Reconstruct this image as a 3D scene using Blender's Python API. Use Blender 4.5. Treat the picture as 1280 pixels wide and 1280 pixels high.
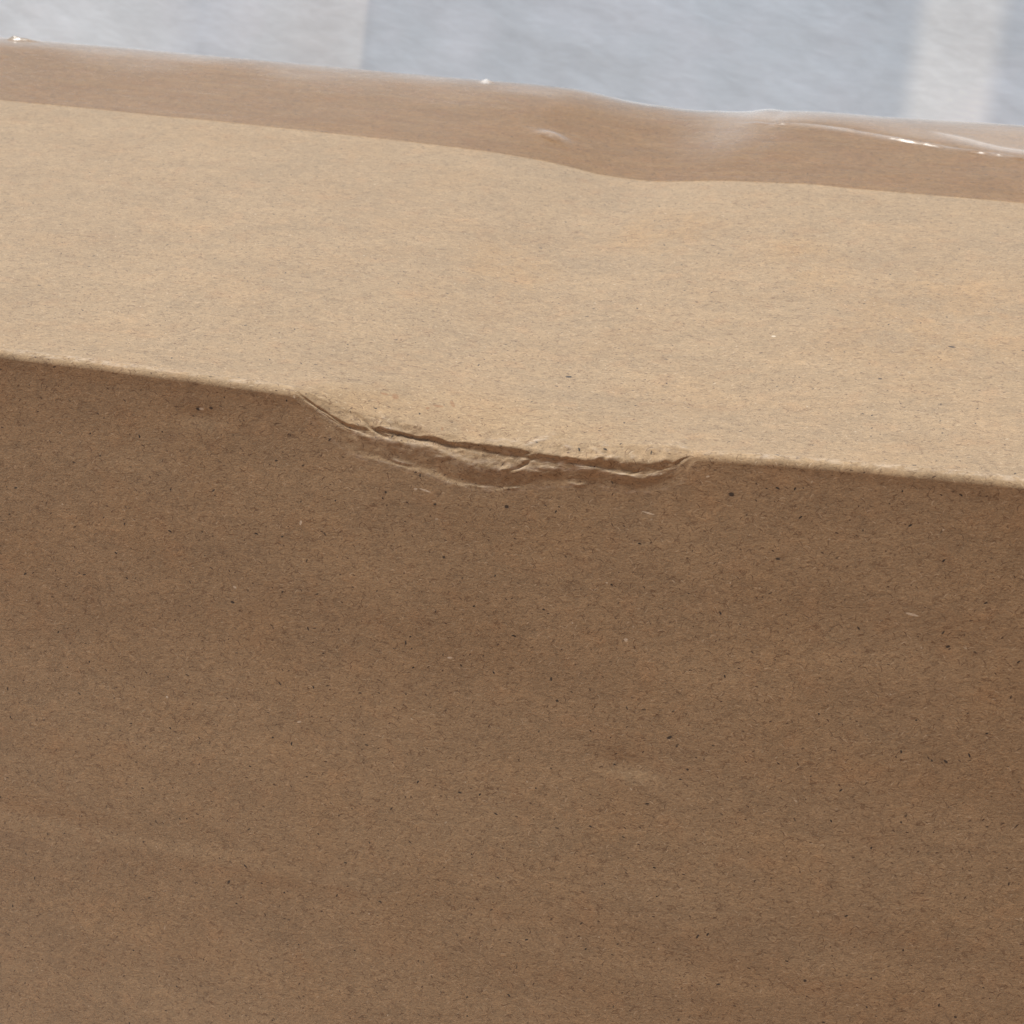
import bpy, bmesh, math
import numpy as np
from mathutils import Matrix, Vector

for o in list(bpy.data.objects):
    bpy.data.objects.remove(o)
SC = bpy.context.scene

# ------------------------------------------------------------------ camera
S = 0.75                      # size of one traced unit
H = 0.125                     # height of the box
R_ = np.array([0.9517012, 0.30698402, 0.00506255])      # camera right, up, forward (box axes)
U_ = np.array([-0.13410705, 0.40080809, 0.90629365])
F_ = np.array([-0.27618856, 0.86319968, -0.42261826])
CAM = np.array([0.08790194, -0.27449211, 0.12015805]) * S
CAM[2] += H
FPX = 2840.0                  # focal length in pixels of a 1280 px picture
cd = bpy.data.cameras.new("camera")
cam = bpy.data.objects.new("camera", cd)
SC.collection.objects.link(cam)
cam.matrix_world = Matrix(((R_[0], U_[0], -F_[0], CAM[0]), (R_[1], U_[1], -F_[1], CAM[1]),
                           (R_[2], U_[2], -F_[2], CAM[2]), (0, 0, 0, 1)))
cd.sensor_width = 36.0
cd.lens = 36.0 * FPX / 1280
cd.clip_start = 0.01
cd.clip_end = 200
cd.dof.use_dof = True
cd.dof.focus_distance = 0.250
cd.dof.aperture_fstop = cd.lens / 0.60
SC.camera = cam

# ------------------------------------------------------------------ light
SUN_EL, SUN_AZ = math.radians(70), math.radians(-97)   # azimuth from +Y towards +X
w = bpy.data.worlds.new("World")
SC.world = w
w.use_nodes = True
nt = w.node_tree
sky = nt.nodes.new("ShaderNodeTexSky")
sky.sky_type = 'NISHITA'
sky.sun_disc = False
sky.sun_elevation = SUN_EL
sky.sun_rotation = SUN_AZ
sky.air_density = 1.0
sky.dust_density = 3.0
sky.ozone_density = 1.0
bg = nt.nodes["Background"]
nt.links.new(sky.outputs[0], bg.inputs[0])
bg.inputs[1].default_value = 0.052
sd = bpy.data.lights.new("sun", 'SUN')
sd.energy = 3.45
sd.angle = math.radians(12)
sd.color = (1.0, 1.0, 0.95)
sun = bpy.data.objects.new("sun", sd)
SC.collection.objects.link(sun)
sdir = Vector((math.sin(SUN_AZ) * math.cos(SUN_EL), math.cos(SUN_AZ) * math.cos(SUN_EL), math.sin(SUN_EL)))
sun.rotation_euler = sdir.to_track_quat('Z', 'Y').to_euler()
sun.location = sdir * 3
SC.view_settings.view_transform = 'Standard'
SC.view_settings.look = 'None'
SC.view_settings.exposure = 0.50
SC.view_settings.gamma = 1.0


# ------------------------------------------------------------------ number helpers
def ss(a, b, x):
    t = np.clip((x - a) / (b - a), 0, 1)
    return t * t * (3 - 2 * t)


def pchip(xs, ys, x):
    xs = np.asarray(xs, float); ys = np.asarray(ys, float)
    h = np.diff(xs); d = np.diff(ys) / h
    m = np.zeros_like(ys)
    m[0], m[-1] = d[0], d[-1]
    for i in range(1, len(xs) - 1):
        if d[i - 1] * d[i] > 0:
            w1 = 2 * h[i] + h[i - 1]; w2 = h[i] + 2 * h[i - 1]
            m[i] = (w1 + w2) / (w1 / d[i - 1] + w2 / d[i])
    x = np.asarray(x, float)
    i = np.clip(np.searchsorted(xs, x) - 1, 0, len(xs) - 2)
    t = (x - xs[i]) / h[i]
    tc = np.clip(t, 0, 1)
    y = ((1 + 2 * tc) * (1 - tc) ** 2 * ys[i] + tc * (1 - tc) ** 2 * h[i] * m[i]
         + tc * tc * (3 - 2 * tc) * ys[i + 1] + tc * tc * (tc - 1) * h[i] * m[i + 1])
    return y + np.where(t < 0, (x - xs[0]) * m[0], 0) + np.where(t > 1, (x - xs[-1]) * m[-1], 0)


def vnoise(x, y, seed=0):
    """smooth value noise, about -1..1, one cell per unit"""
    x = np.asarray(x, float); y = np.asarray(y, float)
    xi = np.floor(x).astype(np.int64); yi = np.floor(y).astype(np.int64)
    fx = x - xi; fy = y - yi
    fx = fx * fx * fx * (fx * (6 * fx - 15) + 10); fy = fy * fy * fy * (fy * (6 * fy - 15) + 10)

    def hsh(a, b):
        n = (a * 374761393 + b * 668265263 + seed * 1442695041) & 0xFFFFFFFF
        n = ((n ^ (n >> 13)) * 1274126177) & 0xFFFFFFFF
        n = n ^ (n >> 16)
        return (n & 0xFFFF) / 32767.5 - 1
    return ((hsh(xi, yi) * (1 - fx) + hsh(xi + 1, yi) * fx) * (1 - fy)
            + (hsh(xi, yi + 1) * (1 - fx) + hsh(xi + 1, yi + 1) * fx) * fy)


def rays(px, py):
    px = np.asarray(px, float); py = np.asarray(py, float)
    return (F_[None, :] + (px[:, None] - 640) / FPX * R_[None, :] - (py[:, None] - 640) / FPX * U_[None, :])


def hit_y(px, py, Y):
    """points seen at the pixels, lying in the plane y = Y (height above the box top)"""
    d = rays(px, py)
    t = (Y - CAM[1]) / d[:, 1]
    p = CAM[None, :] + t[:, None] * d
    p[:, 2] -= H
    return p


def hit_z(px, py, Z=0.0):
    d = rays(px, py)
    t = (Z + H - CAM[2]) / d[:, 2]
    p = CAM[None, :] + t[:, None] * d
    p[:, 2] -= H
    return p


# ------------------------------------------------------------------ node helpers
class NG:
    def __init__(s, name):
        s.m = bpy.data.materials.new(name)
        s.m.use_nodes = True
        s.t = s.m.node_tree
        s.t.nodes.clear()
        s.out = s.t.nodes.new("ShaderNodeOutputMaterial")

    def set(s, sock, v):
        if hasattr(v, 'is_output'):
            s.t.links.new(v, sock)
        else:
            sock.default_value = v

    def n(s, kind, **kw):
        nd = s.t.nodes.new(kind)
        for k, v in kw.items():
            setattr(nd, k, v)
        return nd

    def math(s, op, a, b=0.0, c=0.0, clamp=False):
        nd = s.n("ShaderNodeMath", operation=op, use_clamp=clamp)
        s.set(nd.inputs[0], a); s.set(nd.inputs[1], b)
        if op in ('MULTIPLY_ADD',):
            s.set(nd.inputs[2], c)
        return nd.outputs[0]

    def vmath(s, op, a, b=(0, 0, 0)):
        nd = s.n("ShaderNodeVectorMath", operation=op)
        s.set(nd.inputs[0], a); s.set(nd.inputs[1], b)
        return nd.outputs[0]

    def ramp(s, v, a, b, lo=0.0, hi=1.0, smooth=True):
        nd = s.n("ShaderNodeMapRange", interpolation_type='SMOOTHSTEP' if smooth else 'LINEAR')
        s.set(nd.inputs['Value'], v)
        s.set(nd.inputs['From Min'], a); s.set(nd.inputs['From Max'], b)
        s.set(nd.inputs['To Min'], lo); s.set(nd.inputs['To Max'], hi)
        return nd.outputs[0]

    def mix(s, f, a, b, mode='MIX'):
        nd = s.n("ShaderNodeMix", data_type='RGBA', blend_type=mode)
        s.set(nd.inputs[0], f)
        for i, v in ((6, a), (7, b)):
            if not hasattr(v, 'is_output') and len(v) == 3:
                v = (*v, 1)
            s.set(nd.inputs[i], v)
        return nd.outputs[2]

    def noise(s, vec, scale=1.0, detail=3.0, rough=0.55, dist=0.0):
        nd = s.n("ShaderNodeTexNoise", noise_dimensions='2D')
        s.set(nd.inputs['Vector'], vec)
        nd.inputs['Scale'].default_value = scale
        nd.inputs['Detail'].default_value = detail
        nd.inputs['Roughness'].default_value = rough
        nd.inputs['Distortion'].default_value = dist
        return nd.outputs[0]

    def scaled(s, vec, sx, sy, off=(0, 0)):
        nd = s.n("ShaderNodeMapping")
        s.set(nd.inputs['Vector'], vec)
        nd.inputs['Scale'].default_value = (1 / sx, 1 / sy, 1)
        nd.inputs['Location'].default_value = (off[0], off[1], 0)
        return nd.outputs[0]

    def uv(s):
        nd = s.n("ShaderNodeUVMap")
        nd.uv_map = "UVMap"
        return nd.outputs[0]

    def bump(s, h, dist, strength=1.0, normal=None):
        nd = s.n("ShaderNodeBump")
        nd.inputs['Strength'].default_value = strength
        nd.inputs['Distance'].default_value = dist
        s.set(nd.inputs['Height'], h)
        if normal is not None:
            s.set(nd.inputs['Normal'], normal)
        return nd.outputs[0]

    def strokes(s, uv, cell, length, width, density, off, tilt=1.1, bend=0.0):
        """one short stroke (a fibre or a speck) in some of the cells; returns mask, random"""
        v = s.scaled(uv, cell, cell, off)
        vo = s.n("ShaderNodeTexVoronoi", voronoi_dimensions='2D', feature='F1')
        s.set(vo.inputs['Vector'], v)
        vo.inputs['Scale'].default_value = 1.0
        vo.inputs['Randomness'].default_value = 1.0
        d = s.vmath('SUBTRACT', v, vo.outputs['Position'])
        sep = s.n("ShaderNodeSeparateColor"); s.set(sep.inputs[0], vo.outputs['Color'])
        ang = s.math('MULTIPLY', s.math('SUBTRACT', sep.outputs[0], 0.5), 2 * tilt)
        rot = s.n("ShaderNodeVectorRotate", rotation_type='Z_AXIS')
        s.set(rot.inputs['Vector'], d); s.set(rot.inputs['Angle'], ang)
        xyz = s.n("ShaderNodeSeparateXYZ"); s.set(xyz.inputs[0], rot.outputs[0])
        x, y = xyz.outputs[0], xyz.outputs[1]
        rnd = s.math('FRACT', s.math('MULTIPLY', sep.outputs[1], 17.31))
        if bend:
            y = s.math('ADD', y, s.math('MULTIPLY', s.math('MULTIPLY', x, x),
                                        s.math('MULTIPLY', s.math('SUBTRACT', rnd, 0.5), bend * cell / length)))
        ls = s.math('MULTIPLY', s.math('ADD', 0.45, s.math('MULTIPLY', sep.outputs[2], 0.75)), length / cell)
        ax = s.math('DIVIDE', x, ls)
        ay = s.math('DIVIDE', y, width / cell)
        r2 = s.math('ADD', s.math('MULTIPLY', ax, ax), s.math('MULTIPLY', ay, ay))
        m = s.ramp(r2, 0.35, 1.15, 1.0, 0.0)
        on = s.math('LESS_THAN', sep.outputs[1], density)
        return s.math('MULTIPLY', m, on), rnd

    def ellipse(s, uv, cx, cy, rx, ry, ang=0.0, soft=(0.3, 1.2)):
        d = s.vmath('SUBTRACT', uv, (cx, cy, 0))
        rot = s.n("ShaderNodeVectorRotate", rotation_type='Z_AXIS')
        s.set(rot.inputs['Vector'], d); rot.inputs['Angle'].default_value = -ang
        q = s.vmath('DIVIDE', rot.outputs[0], (rx, ry, 1.0))
        q = s.vmath('MULTIPLY', q, (1, 1, 0))
        nd = s.n("ShaderNodeVectorMath", operation='DOT_PRODUCT')
        s.set(nd.inputs[0], q); s.set(nd.inputs[1], q)
        return s.ramp(nd.outputs['Value'], soft[0], soft[1], 1.0, 0.0)


# ------------------------------------------------------------------ traced lines
Q = 0.00011 * S               # metres per pixel on the front edge
D = 0.17520439 * S
RAD = 11 * Q                  # corner radius
RB = 0.0042                   # softer radius of the taped back edge
RY, RR = 0.0100, 0.034        # the top rolls over gently before the back edge
RDROP, A0 = RY ** 2 / (2 * RR), math.atan(RY / RR)
YE = D - RB                   # where the roll ends and the round edge starts
YBK = YE + RB * (1 - math.sin(A0))   # plane of the back panel
YT = 0.12485714 * S           # near edge of the tape on the top
BX = 0.26                     # half length of the box
S_TOP = 0.0020                # the texture runs on over the edge

EDGE_F = ([-200, 0, 120, 250, 370, 500, 650, 860, 1000, 1140, 1280, 1480],
          [414, 442, 457, 474, 491, 516, 543, 569, 579, 591, 605, 630])
EDGE_T = ([-200, 0, 330, 500, 640, 700, 760, 830, 900, 1000, 1100, 1280, 1480],
          [105, 125, 158, 176, 194, 206, 220, 227, 226.5, 230, 239, 254, 272])
EDGE_B = ([-200, 0, 250, 450, 600, 720, 750, 790, 840, 880, 920, 960, 1010, 1100, 1280, 1480],
          [30, 47, 69, 87, 100.5, 112.5, 119, 129, 137, 141, 141.5, 139.5, 140.5, 147, 158.5, 171])


def zline(tab, Y, dz):
    px = np.arange(-260, 1560, 2.0)
    p = hit_y(px, pchip(tab[0], tab[1], px), Y)
    return p[:, 0], p[:, 2] + dz


ZF = zline(EDGE_F, 0.19 * RAD, 0.41 * RAD)
ZT = zline(EDGE_T, YT, 0.0)
ZB = zline(EDGE_B, YE + 0.08 * RB, 0.026 * RB + RDROP)


def sag(tab, X):
    z = np.interp(X, tab[0], tab[1])
    return z * (1 - ss(0.13, 0.24, np.abs(X)))


def ztop(X, Y):
    """height of the top panel: sagging along the three traced lines"""
    f, t, b = sag(ZF, X), sag(ZT, X), sag(ZB, X)
    a = np.clip(Y / YT, -1, 1)
    a2 = np.clip((Y - YT) / (D - RB - YT), 0, 1)
    z = f + (t - f) * a
    z = np.where(Y > YT, t + (b - t) * a2, z)
    return z - np.clip(Y - (YE - RY), 0, RY) ** 2 / (2 * RR)


# the crushed part of the front edge: lines of the folds, in pixels, and how far back each lies
KX = [366, 385, 400, 440, 480, 510, 540, 570, 600, 640, 680, 720, 760, 800, 840, 862, 876]
KN = {
    'A': ([486, 490, 497, 513, 522, 529, 537, 543, 547, 550, 549, 553, 555, 556, 558, 564, 569],
          [7, 8, 9, 12, 12, 11, 10, 10, 11, 13, 15, 15, 15, 15, 12, 8, 7]),
    'B': ([489, 499, 509, 530, 535, 541, 546, 551, 554, 558, 566, 571, 575, 577, 576, 570, 571],
          [5, 3, 2, 1, 3, 4, 4, 3, 1, -.5, -1.5, -2, -2, -1.5, -.5, 3, 5]),
    'C': ([492, 502, 512, 534, 539, 545, 551, 556, 562, 569, 576, 581, 585, 588, 583, 572.5, 574],
          [2.5, 2.3, 2, 2, 4.3, 6, 6.2, 5.5, 4, 2.6, 1.2, .8, .8, 1.0, 1.2, 2.8, 3]),
    'E': ([494, 505, 515, 539, 548, 554, 560, 571, 582, 586, 585, 586, 590, 596, 588, 575, 577],
          [1.5, 1, .8, .8, -.4, -1, -1.2, -2.4, -3.8, -4, -2, -1.5, -1.5, -1.2, 0, 1, 1.5]),
    'F': ([504, 512, 523, 556, 571, 579, 585, 597, 605, 607, 598, 598, 601, 606, 600, 590, 590],
          [0, 0, 0, .6, 1.0, 1.3, 1.3, 1.2, 1, .8, .3, .3, .3, .3, .3, 0, 0]),
    'G': ([514, 522, 534, 566, 575.5, 584, 592, 603, 609, 610.5, 606, 605, 608, 613, 608, 600, 600],
          [0, 0, 0, 0, -.8, -.4, -.5, -1.0, -.8, -.9, 0, 0, 0, 0, 0, 0, 0]),
    'H': ([570, 572, 580, 610, 625, 632, 640, 647, 652, 655, 655, 655, 655, 655, 652, 648, 648],
          [0] * 17),
}
FOLDS = [([(655, 557), (672, 551), (692, 543)], 2.6, 2.6), ([(690, 550), (705, 546), (724, 550)], 2.2, -2.6),
         ([(688, 558), (702, 556), (718, 562)], 2.2, 1.8), ([(702, 567), (712, 562), (722, 566)], 1.8, -2.0),
         ([(732, 571), (760, 571), (778, 572)], 1.9, 2.6), ([(735, 566), (765, 568)], 1.9, -2.2),
         ([(750, 556), (768, 557)], 2.0, 1.4), ([(752, 552), (772, 554)], 2.0, -1.6),
         ([(636, 588), (648, 585), (658, 579), (665, 575)], 1.8, -3.2), ([(668, 577), (700, 579), (735, 585), (762, 591)], 3.0, 1.8),
         ([(766, 593), (798, 597)], 2.6, 2.6), ([(786, 593), (804, 587)], 1.6, -2.2),
         ([(440, 517), (452, 524), (462, 534), (480, 545), (492, 550)], 1.9, -3.6), ([(472, 533), (485, 536), (502, 539)], 1.9, 2.4),
         ([(496, 523), (505, 529)], 1.6, -2.2), ([(486, 572), (500, 578), (518, 582)], 1.9, 2.2),
         ([(848, 555), (859, 562)], 2.0, 2.0), ([(372, 491), (392, 506), (414, 520), (440, 535), (462, 544)], 1.5, -1.7),
         ([(405, 521), (418, 530), (436, 541)], 1.6, .8), ([(560, 556), (590, 562), (625, 567)], 2.0, -1.2),
         ([(610, 549), (640, 552), (660, 549)], 3.0, 1.2), ([(800, 560), (830, 562), (850, 566)], 3.0, 1.0),
         ([(576, 605), (600, 609), (622, 609)], 1.8, 1.6), ([(628, 611), (650, 610)], 1.6, 1.8)]
RND = np.random.RandomState(4)
for _ in range(46):          # small random puckers along the crush
    fx_ = RND.uniform(430, 850)
    fy_ = float(np.interp(fx_, [430, 520, 600, 700, 850], [528, 552, 570, 571, 572])) + RND.normal(0, 12)
    ln_ = RND.uniform(6, 24); an_ = math.atan2(.16, 1) + RND.normal(0, .32)
    p0 = (fx_ - ln_ / 2 * math.cos(an_), fy_ - ln_ / 2 * math.sin(an_)); p2 = (fx_ + ln_ / 2 * math.cos(an_), fy_ + ln_ / 2 * math.sin(an_))
    p1 = (fx_ + RND.normal(0, 1), fy_ + RND.normal(0, 1.6))
    FOLDS.append(([p0, p1, p2], RND.uniform(1.3, 2.2), RND.choice([-1, 1], p=[.6, .4]) * RND.uniform(.7, 1.9)))
T0Y = 150 * Q
ORDER = ['T0', 'A', 'B', 'C', 'E', 'F', 'G', 'H']
NSEG = {'T0': 34, 'A': 9, 'B': 9, 'C': 12, 'E': 12, 'F': 6, 'G': 18}


def grid_columns():
    xa = float(hit_y([355], [490], 0)[0, 0]); xb = float(hit_y([890], [572], 0)[0, 0])
    lo, hi = -0.105, 0.115
    return np.unique(np.concatenate([
        np.linspace(-BX, lo, 26), np.arange(lo, xa, 0.00045), np.arange(xa, xb, 0.00014),
        np.arange(xb, hi, 0.00045), np.linspace(hi, BX, 26)]))


def sheet():
    """front panel, crushed edge, top panel and back panel as one grid of points"""
    X = grid_columns(); n = len(X)
    zf = sag(ZF, X)
    base = {}
    base['T0'] = (np.full(n, T0Y), ztop(X, np.full(n, T0Y)))
    # a slightly wandering corner
    wob = vnoise(X / 0.004, 0 * X, 5) * 0.9 * Q + vnoise(X / 0.0013, 0 * X, 6) * 0.4 * Q
    for k, a in (('A', 90), ('B', 66), ('C', 48), ('E', 30), ('F', 4)):
        a = math.radians(a)
        base[k] = (RAD * (1 - math.cos(a)) + 0 * X, zf - RAD * (1 - math.sin(a)) + wob)
    base['G'] = (0 * X, zf - RAD * 1.22)
    base['H'] = (0 * X, zf - RAD - 72 * Q)
    px = np.arange(360, 880, 0.5)
    win_px = ss(366, 378, px) * (1 - ss(856, 872, px))
    knots = {}
    xe = hit_y(px, pchip(EDGE_F[0], EDGE_F[1], px), 0.0)[:, 0]
    win = np.interp(X, xe, win_px, left=0, right=0)
    wide = np.interp(X, xe, ss(362, 420, px) * (1 - ss(810, 878, px)), left=0, right=0)
    for i, k in enumerate(ORDER):
        if k == 'T0':
            knots[k] = base[k]; continue
        jag = {'A': 0.0, 'B': 2.0, 'C': 1.5, 'E': 1.4, 'F': 1.4, 'G': .8, 'H': 0}[k]
        y = pchip(KX, KN[k][0], px)
        y = y + jag * (vnoise(px / 17, px * 0, 11 + i) * .6 + vnoise(px / 7, px * 0, 31 + i) * .45 + vnoise(px / 3, px * 0, 41 + i) * .2)
        dp = pchip(KX, KN[k][1], px)
        dp = dp + (0 if k in 'HA' else 1) * (vnoise(px / 23, px * 0, 51 + i) * 1.0 + vnoise(px / 9, px * 0, 61 + i) * .5) * (0.3 if k in 'FG' else 1)
        p = hit_y(px, y, 0.0)
        d = rays(px, y)
        t = (dp * Q - CAM[1]) / d[:, 1]
        p = CAM[None, :] + t[:, None] * d
        o = np.argsort(p[:, 0])
        ky = np.interp(X, p[o, 0], dp[o] * Q); kz = np.interp(X, p[o, 0], p[o, 2] - H)
        ww = wide if k == 'H' else win
        knots[k] = (base[k][0] * (1 - ww) + ky * ww, base[k][1] * (1 - ww) + kz * ww)
    rows, sc, split = [], [], None       # rows run from the bottom of the front upwards and back

    def add(Yr, Zr, sv, scuff_sheen=0.0):
        rows.append(np.stack([X, Yr, Zr], 1)); sv_rows.append(np.broadcast_to(np.asarray(sv, float), (n,)).copy())
        sc.append(np.broadcast_to(np.asarray(scuff_sheen, float), (n,)).copy())
    sv_rows = []
    # front panel below the crushed strip
    yh, zh = knots['H']
    nf = 150
    for i in range(nf):
        f = (i / nf) ** 0.9
        z = -H + (zh + H) * f
        add(yh, z, z)
    # crushed strip, H up to A
    s_now = zh.copy()
    prev = None
    seq = ['H', 'G', 'F', 'E', 'C', 'B', 'A']
    strip = []
    for a, b in zip(seq[:-1], seq[1:]):
        m = NSEG[b]
        for j in range(m):
            f = j / m
            if a == 'H':
                f = 1 - (1 - f) ** 1.5
            strip.append((knots[a][0] * (1 - f) + knots[b][0] * f, knots[a][1] * (1 - f) + knots[b][1] * f, a, f))
    strip.append((knots['A'][0], knots['A'][1], 'A', 0.0))
    ANG = {'A': 90, 'B': 66, 'C': 48, 'E': 30, 'F': 4, 'G': -12}
    pure = []
    for a, b in zip(seq[:-1], seq[1:]):
        for j in range(NSEG[b]):
            f = j / NSEG[b]
            if a == 'H':
                f = 1 - (1 - f) ** 1.5
                y_, z_ = 0 * X, base['H'][1] * (1 - f) + (zf - RAD * (1 + .22)) * f
            else:
                th = math.radians(ANG[a] * (1 - f) + ANG[b] * f)
                if th <= 0:
                    y_, z_ = 0 * X, zf - RAD * (1 - th)
                else:
                    y_, z_ = RAD * (1 - math.cos(th)) + 0 * X, zf - RAD * (1 - math.sin(th)) + wob * math.sin(2 * th)
            pure.append((y_, z_))
    pure.append((RAD + 0 * X, zf))
    PU = np.array([[p[0], p[1]] for p in pure])
    ST = np.array([[p[0], p[1]] for p in strip])          # rows, 2, columns
    for _ in range(2):                                    # take the sharpness off the folds
        ST[1:-1] = 0.25 * ST[:-2] + 0.5 * ST[1:-1] + 0.25 * ST[2:]
    inside = np.interp(X, xe, ss(363, 367, px) * (1 - ss(873, 879, px)), left=0, right=0)
    ST = PU[:, :, :] * (1 - inside) + ST * inside
    # fine wrinkles inside the crushed strip
    idx = np.arange(len(strip), dtype=float)
    ii, xx = np.meshgrid(idx, X, indexing='ij')
    wr = vnoise(xx / (24 * Q) + ii * .12, ii / 5.0, 71) * .55 + vnoise(xx / (9 * Q) - ii * .2, ii / 3.0, 72) * .35
    first_f = next(i for i, p in enumerate(strip) if p[2] == 'F')
    env = ss(first_f - 10, first_f + 6, ii) * (1 - ss(len(strip) - 6, len(strip) - 1, ii)) * wide[None, :]
    ST[:, 0] -= wr * env * 0.7 * Q
    ST[:, 1] += wr * env * 0.5 * Q
    for i, p in enumerate(strip):
        if i:
            s_now = s_now + np.hypot(ST[i, 0] - ST[i - 1, 0], ST[i, 1] - ST[i - 1, 1])
        k, f = p[2], p[3]
        c = 0.0
        if k == 'F':
            c = max(0, 1 - (1 - f) * 2.2)            # just below the shelf edge
        if k == 'E':
            c = max(0.0, 1 - f * 1.1)
        if k == 'G':
            c = max(0, 1 - f * 3) * 0.8
        if k == 'H':
            c = max(0, 1 - (1 - f) * 9) * 0.8
        worn = {'C': .35 + .4 * f, 'B': .75 - .25 * f, 'A': .45}.get(k, 0.0) * (1 - inside) * (.62 + .45 * vnoise(X / .003, X * 0, 44))
        add(ST[i, 0], ST[i, 1], s_now, c * wide + worn)
        if k == 'C' and f == 0.0:
            split = len(rows) - 1
    sA = s_now.copy()
    # from the crushed strip up to the flat top
    ya, za = knots['A']
    dip = za - ztop(X, ya)
    dip = np.where(win > 0.01, dip, 0 * dip) * 1.0
    expo = 2.8 + 5.0 * (1 - np.interp(X, xe, ss(385, 500, px)))
    m = NSEG['T0']
    for j in range(1, m + 1):
        f = j / m
        Y = ya * (1 - f) + T0Y * f
        g = (1 - f) ** expo
        add(Y, ztop(X, Y) + dip * g + (za - ztop(X, ya) - dip) * (1 - f) ** 20, sA * (1 - f) + (T0Y + S_TOP) * f)
    # the rest of the top
    for Y in np.linspace(T0Y, D - RB, 150)[1:]:
        Yv = np.full(n, Y)
        add(Yv, ztop(X, Yv), Y + S_TOP)
    zb = ztop(X, np.full(n, D - RB))
    arc_split = None
    for a in np.linspace(math.degrees(A0), 90, 13)[1:]:
        a = math.radians(a)
        add(np.full(n, YE + RB * (math.sin(a) - math.sin(A0))), zb - RB * (math.cos(A0) - math.cos(a)), YE + S_TOP + RB * (a - A0))
        if arc_split is None and math.degrees(a) > 45:
            arc_split = len(rows) - 1
    for f in np.linspace(0, 1, 40)[1:]:
        z = (zb - RB * math.cos(A0)) * (1 - f) - H * f
        add(np.full(n, YBK), z, D + S_TOP + RB - z)
    P = np.array(rows); SV = np.array(sv_rows); SCF = np.array(sc)
    # broad, shallow waviness of the board and a few dings on the front
    front = P[:, :, 1] < 2.5 * RAD
    topm = (~front) & (P[:, :, 1] < D - 2 * RB) & (P[:, :, 2] > -0.02)
    fz = ss(-RAD - 45 * Q, -RAD - 130 * Q, P[:, :, 2])
    bul = (vnoise(P[:, :, 0] / 0.032, P[:, :, 2] / 0.018, 3) * 0.16e-3 + vnoise(P[:, :, 0] / 0.02, P[:, :, 2] / 0.0045, 4) * 0.035e-3)
    P[:, :, 1] += np.where(front, bul * fz, 0)
    # the front bellies out a little between its edges
    bow = 0.0110 * np.exp(-(P[:, :, 0] / 0.11) ** 2) * np.clip((-.002 - P[:, :, 2]) / .1, 0, 1) ** 1.15 * (1 - ss(-.095, -.124, P[:, :, 2]))
    P[:, :, 1] -= np.where(front, bow, 0)

    def ding(px_, py_, rx, ry, h, tilt=0.0):
        c = hit_y([px_], [py_], 0)[0]
        dx = P[:, :, 0] - c[0]; dz = P[:, :, 2] - c[2]
        a = dx * math.cos(tilt) + dz * math.sin(tilt); b = -dx * math.sin(tilt) + dz * math.cos(tilt)
        P[:, :, 1] += np.where(front, h * Q * np.exp(-(a / (rx * Q)) ** 2 - (b / (ry * Q)) ** 2), 0)
    ding(790, 938, 36, 15, 2.0, -.05)
    ding(800, 958, 30, 9, -.7, -.05)
    ding(330, 1052, 270, 14, -.9, 0.0)
    ding(150, 1012, 210, 13, 1.0, 0.0)
    ding(640, 1112, 190, 15, .5, 0.0)
    ding(250, 520, 34, 12, 1.5, 0.0)
    ding(900, 1180, 210, 20, .6, 0.0)
    rel = P + np.array([0, 0, H]) - CAM
    dz_ = rel @ F_
    ipx = 640 + FPX * (rel @ R_) / dz_; ipy = 640 - FPX * (rel @ U_) / dz_
    near = (ipx > 350) & (ipx < 900) & (ipy > 470) & (ipy < 640) & (P[:, :, 1] < .03) & (P[:, :, 2] > -.03)
    qx, qy = ipx[near], ipy[near]
    hsum = np.zeros_like(qx); scf = np.zeros_like(qx)
    for pts, wd, hh in FOLDS:
        tot = sum(math.dist(a, b) for a, b in zip(pts[:-1], pts[1:]))
        run = 0.0
        best = np.full_like(qx, 1e9); along = np.zeros_like(qx)
        for a, b in zip(pts[:-1], pts[1:]):
            L = math.dist(a, b)
            t = np.clip(((qx - a[0]) * (b[0] - a[0]) + (qy - a[1]) * (b[1] - a[1])) / L ** 2, 0, 1)
            dd = np.hypot(qx - a[0] - t * (b[0] - a[0]), qy - a[1] - t * (b[1] - a[1]))
            along = np.where(dd < best, (run + t * L) / tot, along); best = np.minimum(best, dd)
            run += L
        prof = np.exp(-(best / wd) ** 2) * (np.clip(np.sin(np.pi * np.clip(along, .03, .97)), 0, 1) ** .5)
        hsum += hh * prof
        if hh > 0:
            scf = np.maximum(scf, prof * min(1, hh / 2.6))
    P[near, 1] -= hsum * Q * .55; P[near, 2] += hsum * Q * .55
    SCF[near] = np.maximum(SCF[near] * .6, scf)
    tb = (vnoise(P[:, :, 0] / 0.03, P[:, :, 1] / 0.03, 8) * 0.10e-3 + vnoise(P[:, :, 0] / 0.009, P[:, :, 1] / 0.012, 9) * 0.02e-3)
    tw = ss(T0Y * .6, T0Y * 1.3, P[:, :, 1]) * (1 - ss(YT - 0.01, YT, P[:, :, 1]))
    P[:, :, 2] += np.where(topm, tb * tw, 0)
    P[:, :, 2] += H
    return X, P, SV, SCF, split, arc_split


def grid_normals(P):
    du = np.gradient(P, axis=1); dv = np.gradient(P, axis=0)
    nn = np.cross(du, dv)
    return nn / np.maximum(np.linalg.norm(nn, axis=2, keepdims=True), 1e-12)


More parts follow.
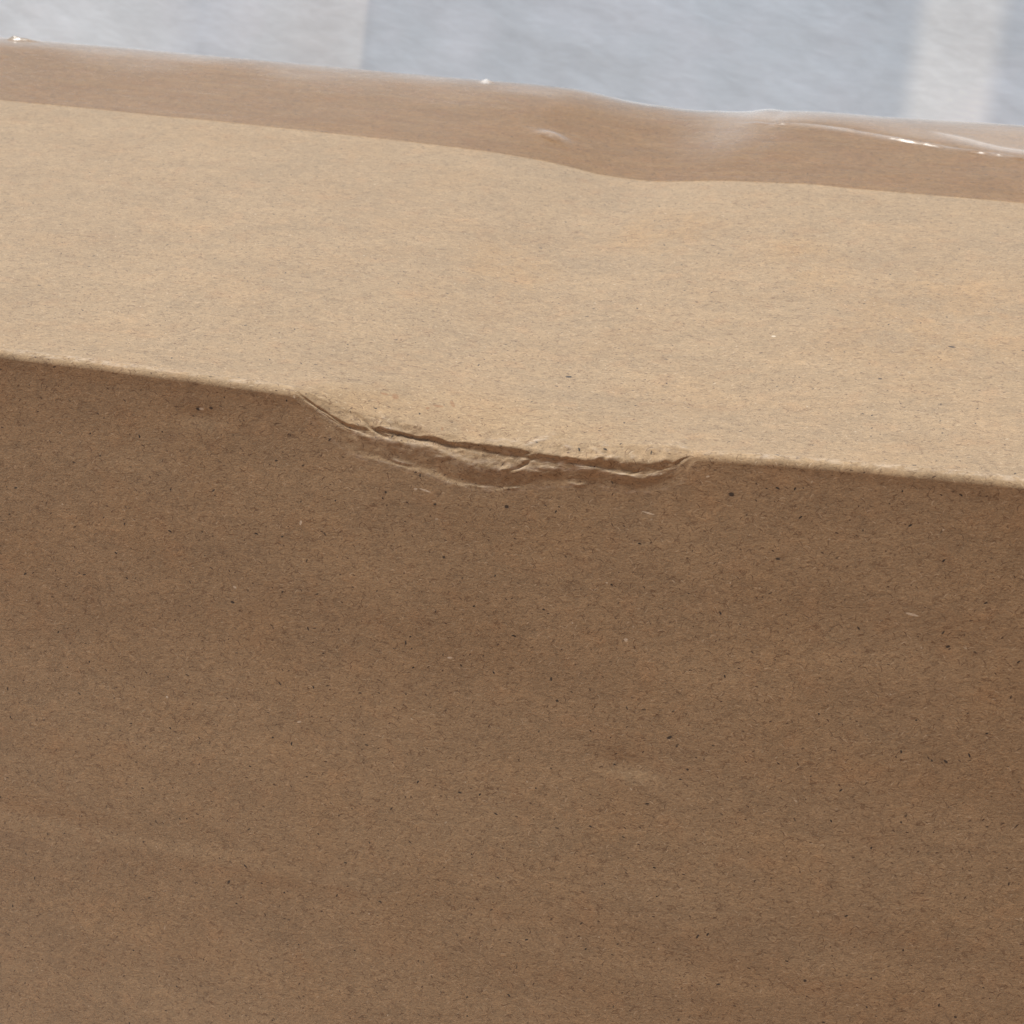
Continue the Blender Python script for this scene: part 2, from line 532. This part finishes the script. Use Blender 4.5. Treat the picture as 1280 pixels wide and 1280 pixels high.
def grid_object(name, P, N, UVx, UVy, mat, parent=None, attr=None):
    r, c, _ = P.shape
    i = np.arange(r * c).reshape(r, c)
    quads = np.stack([i[:-1, :-1], i[:-1, 1:], i[1:, 1:], i[1:, :-1]], -1).reshape(-1, 4)
    me = bpy.data.meshes.new(name)
    me.vertices.add(r * c); me.vertices.foreach_set("co", P.reshape(-1))
    me.loops.add(quads.size); me.loops.foreach_set("vertex_index", quads.reshape(-1).astype(np.int32))
    me.polygons.add(len(quads)); me.polygons.foreach_set("loop_start", np.arange(0, quads.size, 4, dtype=np.int32))
    me.update(calc_edges=True)
    uvl = me.uv_layers.new(name="UVMap")
    uv = np.stack([UVx.reshape(-1)[quads.reshape(-1)], UVy.reshape(-1)[quads.reshape(-1)]], 1)
    uvl.data.foreach_set("uv", uv.reshape(-1).astype(np.float32))
    if attr is not None:
        a = me.attributes.new("scuff_sheen", 'FLOAT', 'POINT')
        a.data.foreach_set("value", attr.reshape(-1).astype(np.float32))
    me.polygons.foreach_set("use_smooth", np.ones(len(quads), bool))
    me.materials.append(mat)
    if N is not None:
        me.normals_split_custom_set_from_vertices(N.reshape(-1, 3).tolist())
    o = bpy.data.objects.new(name, me)
    SC.collection.objects.link(o)
    if parent:
        o.parent = parent
    return o


# ------------------------------------------------------------------ materials
def to_uv(px, py):
    """pixel on the cardboard -> texture position"""
    ye = float(pchip(EDGE_F[0], EDGE_F[1], np.array([px]))[0])
    if py > ye:
        p = hit_y([px], [py], 0)[0]
        return p[0], p[2]
    p = hit_z([px], [py], 0)[0]
    p = hit_z([px], [py], float(ztop(np.array([p[0]]), np.array([p[1]]))[0]))[0]
    return p[0], p[1] + S_TOP


KRAFT = (0.308, 0.201, 0.106)


def kraft():
    g = NG("kraft_board")
    uv = g.uv()
    uv0 = uv
    rt = g.n("ShaderNodeVectorRotate", rotation_type='Z_AXIS'); g.set(rt.inputs[0], uv0); rt.inputs['Angle'].default_value = -0.10
    uv = rt.outputs[0]
    # fibre mottling at several sizes
    n1 = g.noise(g.scaled(uv, 0.00060, 0.00034), 1, 3, .65, .6)
    n2 = g.noise(g.scaled(uv, 0.0021, 0.0015, (3, 7)), 1, 4, .62, .8)
    n3 = g.noise(g.scaled(uv, 0.014, 0.0075, (1, 5)), 1, 2, .5)
    n4 = g.noise(g.scaled(uv, 0.05, 0.0035, (4, 2)), 1, 2, .5)
    n5 = g.noise(g.scaled(uv, 0.00026, 0.00020, (9, 1)), 1, 2, .5)
    v = g.math('MULTIPLY_ADD', n1, 0.62, 1 - 0.31)
    for nz, a in ((n2, 0.56), (n3, 0.26), (n4, 0.07), (n5, 0.55)):
        v = g.math('MULTIPLY', v, g.math('MULTIPLY_ADD', nz, a, 1 - a / 2))
    comb = g.n("ShaderNodeCombineColor")
    for i in range(3):
        g.set(comb.inputs[i], v)
    col = g.mix(1.0, KRAFT, comb.outputs[0], 'MULTIPLY')
    n7 = g.noise(g.scaled(uv, 0.00075, 0.00050, (15, 8)), 1, 4, .68, 1.0)
    col = g.mix(g.ramp(n7, .54, .70, 0, .68), col, (.130, .063, .023))
    n8 = g.noise(g.scaled(uv, 0.00060, 0.00042, (2, 18)), 1, 3, .65, 1.0)
    col = g.mix(g.ramp(n8, .56, .74, 0, .42), col, (.47, .32, .18))
    # warmer and cooler clouds in the pulp
    hue = g.noise(g.scaled(uv, 0.011, 0.010, (8, 3)), 1, 3, .55)
    col = g.mix(g.ramp(hue, .45, .75, 0, .25), col, g.mix(1.0, col, (1.06, .95, .80), 'MULTIPLY'))
    col = g.mix(g.ramp(hue, .50, .28, 0, .12), col, g.mix(1.0, col, (.97, 1.0, 1.06), 'MULTIPLY'))
    hue2 = g.noise(g.scaled(uv, 0.0036, 0.0036, (2, 6)), 1, 1, .5)
    col = g.mix(g.ramp(hue2, .55, .8, 0, .5), col, g.mix(1.0, col, (1.04, .96, .90), 'MULTIPLY'))
    # warm stains on the top
    wn = g.noise(g.scaled(uv, 0.006, 0.008, (4, 4)), 1, 3, .6)
    tot = None
    for px, py, rx, ry, an in ((640, 340, 95, 75, 0.5), (1180, 400, 170, 150, 0), (830, 290, 110, 60, 0), (1010, 330, 70, 80, .3)):
        cx, cy = to_uv(px, py)
        e = g.ellipse(uv0, cx, cy, rx * Q, ry * Q * 2.1, an, (0.0, 1.3))
        tot = e if tot is None else g.math('MAXIMUM', tot, e)
    col = g.mix(g.math('MULTIPLY', tot, g.ramp(wn, .36, .62, .10, .55)), col, g.mix(1.0, col, (1.07, .97, .80), 'MULTIPLY'))
    # fibres and specks
    for cell, ln, wd, den, off, tilt, bend, c, st in (
            (0.0013, 0.00044, 0.000058, .70, (1, 2), 1.4, 1.0, (.120, .062, .026), .80),
            (0.0017, 0.00052, 0.000052, .65, (21, 12), 1.3, 1.2, (.120, .062, .026), .75),
            (0.0011, 0.00036, 0.000060, .55, (5, 9), 1.2, .8, (.54, .40, .26), .55),
            (0.0017, 0.00020, 0.000085, .48, (13, 4), 1.2, .5, (.07, .034, .014), 1.0),
            (0.0036, 0.00024, 0.000105, .45, (7, 17), 1.5, .4, (.020, .010, .004), 1.2),
            (0.0060, 0.00020, 0.000110, .33, (27, 3), 1.5, .3, (.62, .50, .36), .60)):
        m, rnd = g.strokes(uv, cell, ln, wd, den, off, tilt, bend)
        m = g.math('MULTIPLY', m, g.math('MULTIPLY_ADD', rnd, st * .8, st * .3))
        col = g.mix(m, col, c)
    # single marks one can find in the photograph
    dark = [(636, 630, 3.2, 2.8, 0), (560, 690, 2.4, 2.2, 0), (300, 743, 3.4, 2.2, -.3), (705, 862, 2.5, 2.0, 0),
            (697, 836, 1.8, 3.2, 0), (845, 906, 4.5, 2.2, .6), (915, 617, 4, 3, 0), (485, 612, 2, 2, 0),
            (868, 944, 2, 2, 0), (1187, 802, 3.2, 2, .5), (310, 1071, 2, 4, -.5),
            (974, 695, 3.5, 2, 0), (330, 1052, 4, 1.6, -.7),
            (1190, 434, 6, 1.6, -.1), (1100, 474, 3, 1.3, 0), (711, 471, 5, 2, .2), (1186, 939, 3.5, 2, -.6),
            (1018, 1191, 2.6, 2.4, 0), (1202, 1238, 2.4, 2.2, 0), (886, 1137, 1.6, 4, -.5), (516, 792, 1.5, 4, 0),
            (248, 511, 4, 2.6, 0), (264, 510, 3, 2, 0), (427, 186, 2, 1.4, 0)]
    lite = [(302, 725, 3, 1.8, -.4), (381, 648, 1.8, 4, -.2), (1142, 763, 9, 1.6, -.12), (788, 790, 3, 2.4, 0),
            (812, 639, 9, 1.2, -.15), (223, 856, 2, 2, 0), (571, 810, 4, 1.6, .2), (388, 885, 3.6, 1.4, .4),
            (967, 421, 3.5, 1.6, 0), (3, 653, 2, 3.5, 0), (534, 610, 9, 1.4, -.2), (522, 608, 3, 1.5, 0), (252, 511, 4, 2, 0),
            ]
    smudge = [(1096, 704, 7, 6, 0), (932, 728, 8, 6, 0), (265, 556, 9, 7, 0), (303, 1031, 5, 4, 0), (915, 617, 6, 5, 0), (240, 500, 14, 7, 0), (215, 545, 12, 10, .4), (40, 1025, 60, 12, 0)]
    rust = [(480, 504, 5, 4.5, .3), (466, 502, 6, 2, 0), (553, 513, 3, 6, .4), (534, 515, 8, 2, 0), (519, 517, 3, 2, 0), (548, 531, 2, 4, .2)]
    for lst, c, st in ((smudge, (.16, .085, .040), .30), (dark, (.022, .010, .004), .92), (lite, (.68, .56, .42), .70), (rust, (.23, .095, .030), .55)):
        tot = None
        for px, py, rx, ry, an in lst:
            cx, cy = to_uv(px, py)
            ye = float(pchip(EDGE_F[0], EDGE_F[1], np.array([px]))[0])
            k = 1.0 if py > ye else 2.1
            e = g.ellipse(uv0, cx, cy, rx * Q, ry * Q * k, an)
            tot = e if tot is None else g.math('MAXIMUM', tot, e)
        col = g.mix(g.math('MULTIPLY', tot, st), col, c)
    # paper rubbed pale on the ridges of the folds
    at = g.n("ShaderNodeAttribute"); at.attribute_name = "scuff_sheen"
    sn = g.noise(g.scaled(uv, 0.0013, 0.0005, (6, 6)), 1, 3, .6)
    sc = g.math('MULTIPLY', at.outputs['Fac'], g.ramp(sn, .38, .66, 0, .55))
    col = g.mix(sc, col, (.60, .48, .37))
    b = g.n("ShaderNodeBsdfPrincipled")
    g.set(b.inputs['Base Color'], col)
    b.inputs['Roughness'].default_value = .76
    b.inputs['Specular IOR Level'].default_value = .5
    b.inputs['Sheen Weight'].default_value = .38
    b.inputs['Sheen Tint'].default_value = (.97, 1.0, .98, 1)
    b.inputs['Sheen Roughness'].default_value = .5
    bh = g.math('ADD', g.math('MULTIPLY', n1, .8), g.math('ADD', g.math('MULTIPLY', n2, .7), g.math('MULTIPLY', n5, .4)))
    g.set(b.inputs['Normal'], g.bump(bh, 0.00010, .34))
    g.t.links.new(b.outputs[0], g.out.inputs[0])
    return g.m


def tape_mat():
    g = NG("clear_tape")
    uv = g.uv()
    n = g.noise(g.scaled(uv, 0.010, 0.0016, (2, 2)), 1, 3, .55)
    n2 = g.noise(g.scaled(uv, 0.0016, 0.0011, (5, 2)), 1, 3, .6)
    tr = g.n("ShaderNodeBsdfTransparent")
    g.set(tr.inputs[0], g.mix(g.ramp(n, .3, .7), (.80, .70, .59, 1), (.83, .745, .635, 1)))
    gl = g.n("ShaderNodeBsdfAnisotropic") if False else g.n("ShaderNodeBsdfGlossy")
    g.set(gl.inputs['Roughness'], g.ramp(n2, .3, .7, .16, .30))
    gl.inputs['Color'].default_value = (.95, .95, .95, 1)
    fr = g.n("ShaderNodeFresnel"); fr.inputs['IOR'].default_value = 1.46
    bn = g.bump(g.math('ADD', n, g.math('MULTIPLY', n2, .35)), 0.00012, .4)
    g.set(fr.inputs['Normal'], bn); g.set(gl.inputs['Normal'], bn)
    mx = g.n("ShaderNodeMixShader")
    geo = g.n('ShaderNodeNewGeometry')
    g.set(mx.inputs[0], g.math('MULTIPLY', fr.outputs[0], g.math('SUBTRACT', 1.0, geo.outputs['Backfacing']))); g.t.links.new(tr.outputs[0], mx.inputs[1]); g.t.links.new(gl.outputs[0], mx.inputs[2])
    # milky film: trapped air and stress marks, plus painted sheen and highlights
    at = g.n("ShaderNodeAttribute"); at.attribute_name = "scuff_sheen"
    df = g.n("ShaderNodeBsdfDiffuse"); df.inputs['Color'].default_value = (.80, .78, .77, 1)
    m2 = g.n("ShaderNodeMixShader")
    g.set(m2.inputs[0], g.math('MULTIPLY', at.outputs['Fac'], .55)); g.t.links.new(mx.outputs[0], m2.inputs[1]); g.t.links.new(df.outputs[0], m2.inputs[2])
    g.t.links.new(m2.outputs[0], g.out.inputs[0])
    return g.m


def cloth_mat(bands):
    """pale cloth with wide woven stripes; bands: (left, right, softness left, softness right, strength)"""
    g = NG("striped_cloth")
    uv = g.uv()
    sx = g.n("ShaderNodeSeparateXYZ"); g.set(sx.inputs[0], uv)
    rot = g.n("ShaderNodeVectorRotate", rotation_type='Z_AXIS'); g.set(rot.inputs[0], uv); rot.inputs['Angle'].default_value = .24
    n1 = g.noise(g.scaled(rot.outputs[0], 0.0110, 0.0030), 1, 3, .55, .5)
    n2 = g.noise(g.scaled(uv, 0.0045, 0.0012, (4, 4)), 1, 3, .6, .3)
    n3 = g.noise(g.scaled(uv, 0.035, 0.03, (4, 9)), 1, 2, .5)
    st = None
    for l, r, sl, sr, a in bands:
        m = g.math('MULTIPLY', g.ramp(sx.outputs[0], l - sl, l + sl), g.ramp(sx.outputs[0], r - sr, r + sr, 1, 0))
        m = g.math('MULTIPLY', m, a)
        st = m if st is None else g.math('MAXIMUM', st, m)
    col = g.mix(st, (.59, .695, .80), (.83, .92, .985))
    col = g.mix(g.ramp(n3, .42, .66, 0, .5), col, g.mix(1.0, col, (1.03, .995, 1.0), 'MULTIPLY'))
    v = g.math('MULTIPLY', g.math('MULTIPLY_ADD', n1, .24, .89), g.math('MULTIPLY_ADD', n2, .14, .93))
    v = g.math('MULTIPLY', v, g.math('MULTIPLY_ADD', n3, .36, .82))
    comb = g.n("ShaderNodeCombineColor")
    for i in range(3):
        g.set(comb.inputs[i], v)
    col = g.mix(1.0, col, comb.outputs[0], 'MULTIPLY')
    b = g.n("ShaderNodeBsdfPrincipled")
    g.set(b.inputs['Base Color'], col)
    b.inputs['Roughness'].default_value = .6
    b.inputs['Sheen Weight'].default_value = .1
    g.set(b.inputs['Normal'], g.bump(g.math('ADD', n1, g.math('MULTIPLY', n2, .3)), 0.0003, .1))
    g.t.links.new(b.outputs[0], g.out.inputs[0])
    return g.m


def ground_mat():
    g = NG("ground_warm_bounce")
    tc = g.n("ShaderNodeTexCoord")
    n1 = g.noise(g.scaled(tc.outputs['Object'], .25, .25), 1, 6, .6)
    n2 = g.noise(g.scaled(tc.outputs['Object'], .006, .006), 1, 4, .6)
    col = g.mix(g.ramp(n1, .3, .7), (.36, .205, .105), (.43, .25, .135))  # unseen ground, tinted orange so its bounced light warms the box front
    col = g.mix(g.ramp(n2, .3, .7, 0, .4), col, (.25, .145, .08))
    b = g.n("ShaderNodeBsdfPrincipled")
    g.set(b.inputs['Base Color'], col); b.inputs['Roughness'].default_value = .85
    g.set(b.inputs['Normal'], g.bump(n2, 0.001, .5))
    g.t.links.new(b.outputs[0], g.out.inputs[0])
    return g.m


# ------------------------------------------------------------------ setting: ground
gm = bpy.data.meshes.new("ground")
gs = np.concatenate([-np.geomspace(60, .3, 12), np.linspace(-.2, .2, 5), np.geomspace(.3, 60, 12)])
gx, gy = np.meshgrid(gs, gs)
GP = np.stack([gx, gy, 0 * gx], -1)
go = grid_object("ground", GP, None, gx, gy, ground_mat())
go['kind'] = 'structure'

# ------------------------------------------------------------------ hanging cloth behind the box
CY = D + 0.30
LEAN = math.tan(math.radians(13))      # the cloth hangs sloping away


def hit_lean(px, py):
    Y = CY
    for _ in range(12):
        a = hit_y([px], [py], Y)[0]
        Y = CY + a[2] * LEAN
    return a


def cloth():
    def edge(p, q):
        a = hit_lean(*p); b = hit_lean(*q)
        k = (a[0] - b[0]) / (a[2] - b[2])
        return a[0], a[2], k
    e = [edge((346, 0), (337, 85)), edge((457, 0), (448, 85)), edge((1153, 0), (1129, 142)), edge((1256, 0), (1232, 150)),
         edge((-60, 0), (-66, 60)), edge((235, 0), (227, 80))]
    z0 = e[0][1]
    k = np.mean([q[2] for q in e[:4]])
    at = [q[0] - k * (q[1] - z0) for q in e]
    wd = 0.004
    bands = [(at[2], at[3], .0042, .0042, 1.0), (at[0] - .01, at[1], .028, .0014, .80), (at[4], at[5], .016, .016, .62)]
    per = at[3] - at[1]
    for i in (-3, -2, -1, 1, 2, 3):
        if i != -1:
            bands.append((at[2] + i * per, at[3] + i * per, .0028, .0028, 1.0))
    X = np.unique(np.concatenate([np.linspace(-1.3, at[4] - .05, 60), np.linspace(at[4] - .05, at[3] + .06, 420), np.linspace(at[3] + .06, 1.3, 60)]))
    Z = np.unique(np.concatenate([np.linspace(.004, .05, 8), np.linspace(.05, .40, 150), np.linspace(.40, .62, 12)]))
    xx, zz = np.meshgrid(X, Z)
    sx = xx - k * (zz - H - z0)
    yy = CY + (zz - H) * LEAN
    # each stripe is a flat pleat lying a little proud, with a step at its edge
    for l, r, sl, sr, a in bands:
        yy -= 0.0004 * a * ss(l - sl * 2.5, l + sl * 2.5, sx) * (1 - ss(r - sr * 2.5, r + sr * 2.5, sx))
    yy += vnoise(sx / .09, zz / .25, 91) * .004 + vnoise(sx / .035, zz / .09 + sx * 3, 92) * .0012
    yy += vnoise(sx / .012 + zz * 20, zz / .007 + sx * 24, 93) * .00008
    P = np.stack([xx, yy, zz], -1)
    back = P.copy(); back[:, :, 1] += .0012
    o = grid_object("hanging_cloth", P, None, sx, zz, cloth_mat(bands))
    sol = o.modifiers.new("thickness", 'SOLIDIFY'); sol.thickness = .0010; sol.offset = -1
    o['label'] = "pale blue-grey hanging cloth with wide whiter vertical stripes behind the box"
    o['category'] = "cloth"
    return o


cloth()

# ------------------------------------------------------------------ the cardboard box
K = kraft()
box = bpy.data.objects.new("cardboard_box", None)
box.empty_display_size = .05
SC.collection.objects.link(box)
box['label'] = "brown cardboard box with a crushed front edge and clear tape along its back edge"
box['category'] = "cardboard box"

X, P, SV, SCF, split, asplit = sheet()
N = grid_normals(P)
UX = np.broadcast_to(X[None, :], SV.shape)
for nm, a, b in (("front_panel", 0, split + 1), ("top_panel", split, asplit + 1), ("back_panel", asplit, len(P))):
    grid_object(nm, P[a:b], N[a:b], UX[a:b], SV[a:b], K, box, SCF[a:b])
for side in (0, -1):
    ring = P[:, side]
    me = bpy.data.meshes.new("side_panel")
    idx = list(range(len(ring)))
    if side == 0:
        idx = idx[::-1]
    me.from_pydata([tuple(p) for p in ring], [], [idx])
    ul = me.uv_layers.new(name="UVMap")
    for lp in me.loops:
        v = me.vertices[lp.vertex_index].co
        ul.data[lp.index].uv = (v.y + 1, v.z)
    me.materials.append(K)
    so = bpy.data.objects.new("side_panel", me)
    SC.collection.objects.link(so); so.parent = box
me = bpy.data.meshes.new("bottom_panel")
me.from_pydata([(-BX, 0, .0006), (BX, 0, .0006), (BX, YBK, .0006), (-BX, YBK, .0006)], [], [(3, 2, 1, 0)])
ul = me.uv_layers.new(name="UVMap")
for lp in me.loops:
    v = me.vertices[lp.vertex_index].co
    ul.data[lp.index].uv = (v.x, v.y + 2)
me.materials.append(K)
bo = bpy.data.objects.new("bottom_panel", me)
SC.collection.objects.link(bo); bo.parent = box


# ------------------------------------------------------------------ packing tape over the back edge
def tape():
    lo, hi = -0.13, 0.13
    X = np.unique(np.concatenate([np.linspace(-BX + .004, lo, 30), np.arange(lo, hi, 0.00030), np.linspace(hi, BX - .004, 30)]))
    n = len(X)
    rows, sv, hz = [], [], []
    GAP = 0.00007
    yt = YT + vnoise(X / .006, X * 0, 21) * .00012
    zb = ztop(X, np.full(n, D - RB))

    def P2(px, py):
        p = hit_z([px], [py], 0)[0]
        p = hit_z([px], [py], float(ztop(np.array([p[0]]), np.array([p[1]]))[0]))[0]
        return p[0], p[1]

    def line(pts):
        q = np.array([P2(*p) for p in pts])
        return q[:, 0], q[:, 1]
    ridge = line([(905, 153), (940, 155), (1000, 156.5), (1040, 160), (1080, 166), (1160, 179), (1280, 196), (1400, 214)])
    ry = pchip(ridge[0], ridge[1], X)
    ron = ss(ridge[0][0], ridge[0][1] + .004, X) * (1 - ss(.13, .2, X))
    ridge2 = line([(1150, 166), (1200, 174), (1250, 184), (1300, 191)])
    ry2 = pchip(ridge2[0], ridge2[1], X)
    r2on = ss(ridge2[0][0], ridge2[0][1], X) * (1 - ss(.10, .16, X))
    crease = [P2(*p) for p in ((962, 158), (955, 175), (945, 192), (935, 212), (928, 224))]
    cy = np.array([c[1] for c in crease])[::-1]; cx = np.array([c[0] for c in crease])[::-1]
    wx, wy = P2(690, 173)
    lx0, lx1 = P2(735, 117)[0], P2(1000, 141)[0]
    span = np.clip((X - lx0) / (lx1 - lx0), 0, 1)
    lift_b = np.sin(np.pi * span) ** 1.0 * 0.00026          # tape bridges the crushed stretch of the back edge
    for Y in np.linspace(0, 1, 190):
        Yv = yt + (D - RB - yt) * Y
        z = ztop(X, Yv) + GAP
        h = (vnoise(X / .020, Yv / .009, 22) * .00010 + vnoise(X / .006, Yv / .006, 23) * .00003) * ss(0, .12, Y)
        dr = (Yv - ry)
        h = h + ron * (.00036 * (.75 + .45 * vnoise(X / .005, X * 0, 26) + .35 * vnoise(X / .0013, X * 0, 27)) * np.exp(-(dr / .00048) ** 2) + .00022 * ss(0, .004, dr))
        h = h + r2on * .00026 * np.exp(-((Yv - ry2) / .0005) ** 2)
        for gx_, gy_, gw in ((30, 57, .0022), (18, 56, .0008), (608, 108, .0008)):
            gp = P2(gx_, gy_)
            h = h + .00050 * np.exp(-((X - gp[0]) / gw) ** 2 - ((Yv - gp[1]) / .00048) ** 2)
        xc = np.interp(Yv, cy, cx)
        h = h - .00016 * np.exp(-((X - xc) / .0009) ** 2) * ss(.08, .25, Y) + .00012 * np.exp(-((X - xc + .0026) / .0016) ** 2) * ss(.05, .3, Y)
        a = (X - wx) * .985 - (Yv - wy) * .17 * -1
        h = h + .00075 * np.exp(-((X - wx) / .0021) ** 2 - ((Yv - wy + (X - wx) * .35) / .0013) ** 2)
        for px_, s_ in ((770, 1.), (800, -.7), (850, .8), (880, -.6)):
            h = h + s_ * .00007 * np.exp(-((X - P2(px_, 180)[0] - (Yv - YT) * .05) / .0016) ** 2) * ss(.3, .7, Y)
        haze_sheen = ron * (.42 * np.exp(-(dr / .0007) ** 2) * (.6 + .5 * vnoise(X / .004, X * 0, 28)) + .30 * ss(0, .003, dr) * (.8 + .3 * vnoise(X / .012, Yv / .004, 29)))  # ridge highlight painted in along with the trapped-air haze
        haze_sheen = haze_sheen + r2on * .35 * np.exp(-((Yv - ry2) / .0008) ** 2)
        haze_sheen = haze_sheen + .28 * np.exp(-((X - wx) / .0024) ** 2 - ((Yv - wy + (X - wx) * .35) / .0009) ** 2)
        haze_sheen = haze_sheen + (1 - ron) * .24 * ss(.50, .95, Y + .10 * vnoise(X / .012, X * 0, 30)) * (.75 + .35 * vnoise(X / .009, Yv / .003, 31))  # reflected sheen towards the back edge, painted as pale haze
        haze_sheen = haze_sheen + .7 * np.sin(np.pi * span) * ss(.93, 1.0, Y) * (.6 + .6 * vnoise(X / .004, X * 0, 33))
        haze_sheen = haze_sheen + .16 * np.exp(-((X - P2(905, 180)[0]) / .006) ** 2) * ss(.15, .6, Y)  # soft patch of sheen painted into the film
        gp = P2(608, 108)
        haze_sheen = haze_sheen + .9 * np.exp(-((X - gp[0]) / .0008) ** 2 - ((Yv - gp[1] + .0004) / .0007) ** 2)  # small white glint painted on the bump
        hz.append(np.clip(haze_sheen, 0, 1))
        z = z + np.maximum(h, 0 * h - .00004) + lift_b * ss(.72, 1.0, Y)
        rows.append(np.stack([X, Yv, z], 1)); sv.append(Yv)
    for a in np.linspace(math.degrees(A0), 90, 22)[1:]:
        a = math.radians(a)
        r = RB + GAP
        tiny = vnoise(X / .0022, X * 0 + a * 1.5, 24) * .00009 * math.sin(2 * a)
        rows.append(np.stack([X, YE + r * math.sin(a) - RB * math.sin(A0) + tiny,
                              zb - RB * math.cos(A0) + r * math.cos(a) + lift_b * math.cos(a) + tiny], 1))
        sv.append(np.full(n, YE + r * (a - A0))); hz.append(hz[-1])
    for f in np.linspace(0, .035, 14)[1:]:
        rows.append(np.stack([X, np.full(n, YBK + GAP) + vnoise(X / .02, X * 0 + f * 90, 25) * .00004 + .00003, zb - RB * math.cos(A0) - f], 1))
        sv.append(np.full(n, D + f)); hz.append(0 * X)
    P = np.array(rows); P[:, :, 2] += H
    N = grid_normals(P)
    SVt = np.array(sv)
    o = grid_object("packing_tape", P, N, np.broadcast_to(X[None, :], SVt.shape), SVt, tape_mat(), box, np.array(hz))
    o['label'] = "clear glossy packing tape wrinkled along the dented back edge"
    return o


tape()
